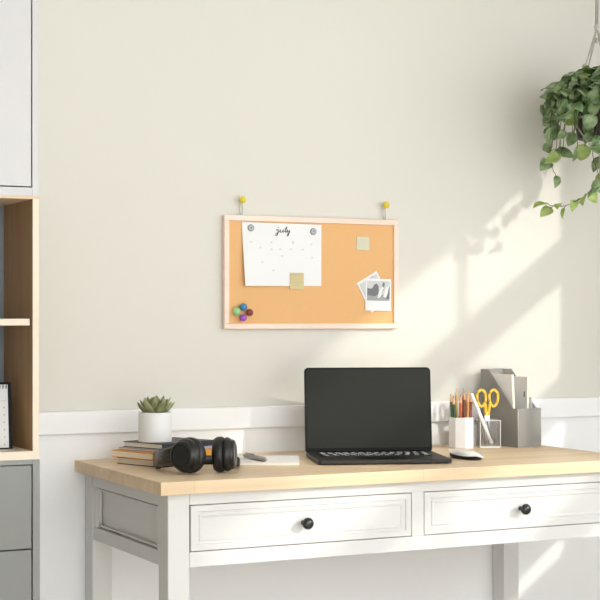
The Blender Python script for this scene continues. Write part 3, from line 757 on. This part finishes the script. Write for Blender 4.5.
def vine(pts, n, Ls, kind='old', r=.0017, spread=1.0, start=0.12, hang=(0, .5)):
    P_ = [Vector(p) for p in pts]
    # catmull in 3d
    out = []
    for i in range(len(P_)-1):
        p0, p1, p2, p3 = P_[max(i-1,0)], P_[i], P_[i+1], P_[min(i+2, len(P_)-1)]
        for q in range(6):
            s = q/6; out.append(.5*((2*p1)+(-p0+p2)*s+(2*p0-5*p1+4*p2-p3)*s*s+(-p0+3*p1-3*p2+p3)*s**3))
    out.append(P_[-1]); SM.tube(out, [r*(1-.5*i/len(out)) for i in range(len(out))], 6)
    for i in range(n):
        f = start+(1-start)*(i+.5)/n if i < n-1 else 1.0
        x = f*(len(out)-1); k0 = min(int(x), len(out)-2); b = out[k0].lerp(out[k0+1], x-k0); tg = (out[k0+1]-out[k0]).normalized()
        sd = tg.cross(Vector((0, 0, 1))); sd = sd.normalized() if sd.length > .05 else Vector((rnd.uniform(-1, 1), -1, 0)).normalized()
        sg = 1 if i % 2 else -1
        d = (tg*(.55 if i < n-1 else 1.6)+sd*sg*rnd.uniform(.5, 1.0)*spread*(1 if i < n-1 else .2)+Vector((rnd.uniform(-.3, .1), rnd.uniform(-.6, .2), rnd.uniform(*hang)))).normalized()
        st = b+d*rnd.uniform(.012, .022)+Vector((0, 0, .004))
        SM.tube([b, b.lerp(st, .5)+Vector((0, 0, .003)), st], .0009, 5)
        L = Ls*rnd.uniform(.8, 1.2)
        kd = kind
        if kind == 'mix': kd = 'young' if rnd.random() < .3 else 'old'
        leaf(kd, st, d, L, L*rnd.uniform(.40, .50), rnd.uniform(.5, 1.9), rnd.uniform(-.9, .9))
# bushy crown: short arching shoots, fuller on the room side and towards the left
for i in range(64):
    a = rnd.gauss(R(215), R(62))
    c_, s_ = math.cos(a), math.sin(a)
    if c_ > .45: continue
    rr_ = rnd.uniform(.03, .105); zz = rnd.uniform(-.055, .10); hi = rnd.uniform(-.015, .03)
    e_ = .085+rr_*.62
    vine([(c_*.03, s_*.03, .095), (c_*.055, s_*.055, .135+hi), (c_*.085, s_*.085, .120+hi*.8), (c_*(e_-.01), s_*(e_-.01), .08+zz*.5), (c_*e_, s_*e_, .02+zz)], 6, .037, 'mix' if zz < -.02 else 'old')
for i in range(10):
    a = 2*math.pi*i/10; c_, s_ = math.cos(a), math.sin(a)
    vine([(c_*.02, s_*.02, .095), (c_*.03, s_*.03, .115), (c_*.045, s_*.045, .135), (c_*.065, s_*.065, .135)], 4, .036, 'old')
# longer trailers, the left ones reach over towards the board
vine([(-.04, -.03, .095), (-.09, -.04, .115), (-.13, -.05, .075), (-.155, -.06, .05), (-.175, -.05, .025)], 6, .044, 'old')
vine([(-.03, -.05, .095), (-.07, -.09, .10), (-.085, -.10, .02), (-.10, -.10, -.05), (-.075, -.09, -.10)], 7, .040, 'old')
vine([(.0, -.05, .095), (-.02, -.095, .08), (-.035, -.10, -.03), (-.03, -.095, -.09), (-.05, -.08, -.125)], 8, .042, 'mix')
vine([(-.01, -.06, .09), (.01, -.095, .03), (.0, -.095, -.05), (-.03, -.06, -.10), (-.07, -.03, -.15), (-.12, -.01, -.178), (-.160, .0, -.178)], 11, .036, 'young', start=.42, hang=(-.6, .2))
vine([(.0, -.06, .09), (.03, -.09, .03), (.03, -.09, -.06), (.02, -.07, -.13)], 7, .038, 'mix', start=.35, hang=(-.6, .2))
vine([(-.03, .05, .095), (-.07, .09, .07), (-.09, .10, -.02), (-.085, .09, -.08)], 7, .042, 'old')
vine([(.03, .03, .095), (.075, .055, .07), (.075, .06, -.01), (.06, .05, -.055)], 7, .040, 'old', start=.3, hang=(-.6, .2))
vine([(.04, -.02, .095), (.085, -.02, .06), (.085, -.02, -.02), (.05, -.02, -.06)], 7, .040, 'old', start=.3, hang=(-.6, .2))
SM.build('stems', M['stemd'], pl, smooth=True)
LF['old'].build('leaves', M['leaf'], pl, smooth=True); LF['young'].build('young_leaves', M['leafy'], pl, smooth=True, label='pale yellow green young leaves')

# ------------------------------------------------------------------ light, camera
sc = bpy.context.scene
d = Vector((-.62, 1.0, -.45))
su = bpy.data.lights.new('sun', 'SUN'); su.energy = 1.6; su.angle = R(1.6); su.color = (1.0, .95, .88)
so = bpy.data.objects.new('sun', su); COL.objects.link(so); so.rotation_euler = d.to_track_quat('-Z', 'Y').to_euler(); so.location = (4, -4, 3)
wd = bpy.data.worlds.new('world'); sc.world = wd; wd.use_nodes = True
bg = wd.node_tree.nodes['Background']; bg.inputs[0].default_value = (.955, .985, 1.0, 1); bg.inputs[1].default_value = 3.6
cd = bpy.data.cameras.new('camera'); cam = bpy.data.objects.new('camera', cd); COL.objects.link(cam)
cd.sensor_width = 36; cd.sensor_fit = 'HORIZONTAL'; cd.lens = 1560/600*36; cd.shift_y = 18/600
cam.location = (0, -3.56, 1.087); cam.rotation_euler = (R(90), 0, R(-26.3)); cd.clip_start = .05
sc.camera = cam
vs = sc.view_settings; vs.view_transform = 'Standard'; vs.look = 'None'; vs.gamma = 1; vs.use_curve_mapping = False; vs.exposure = 0.07
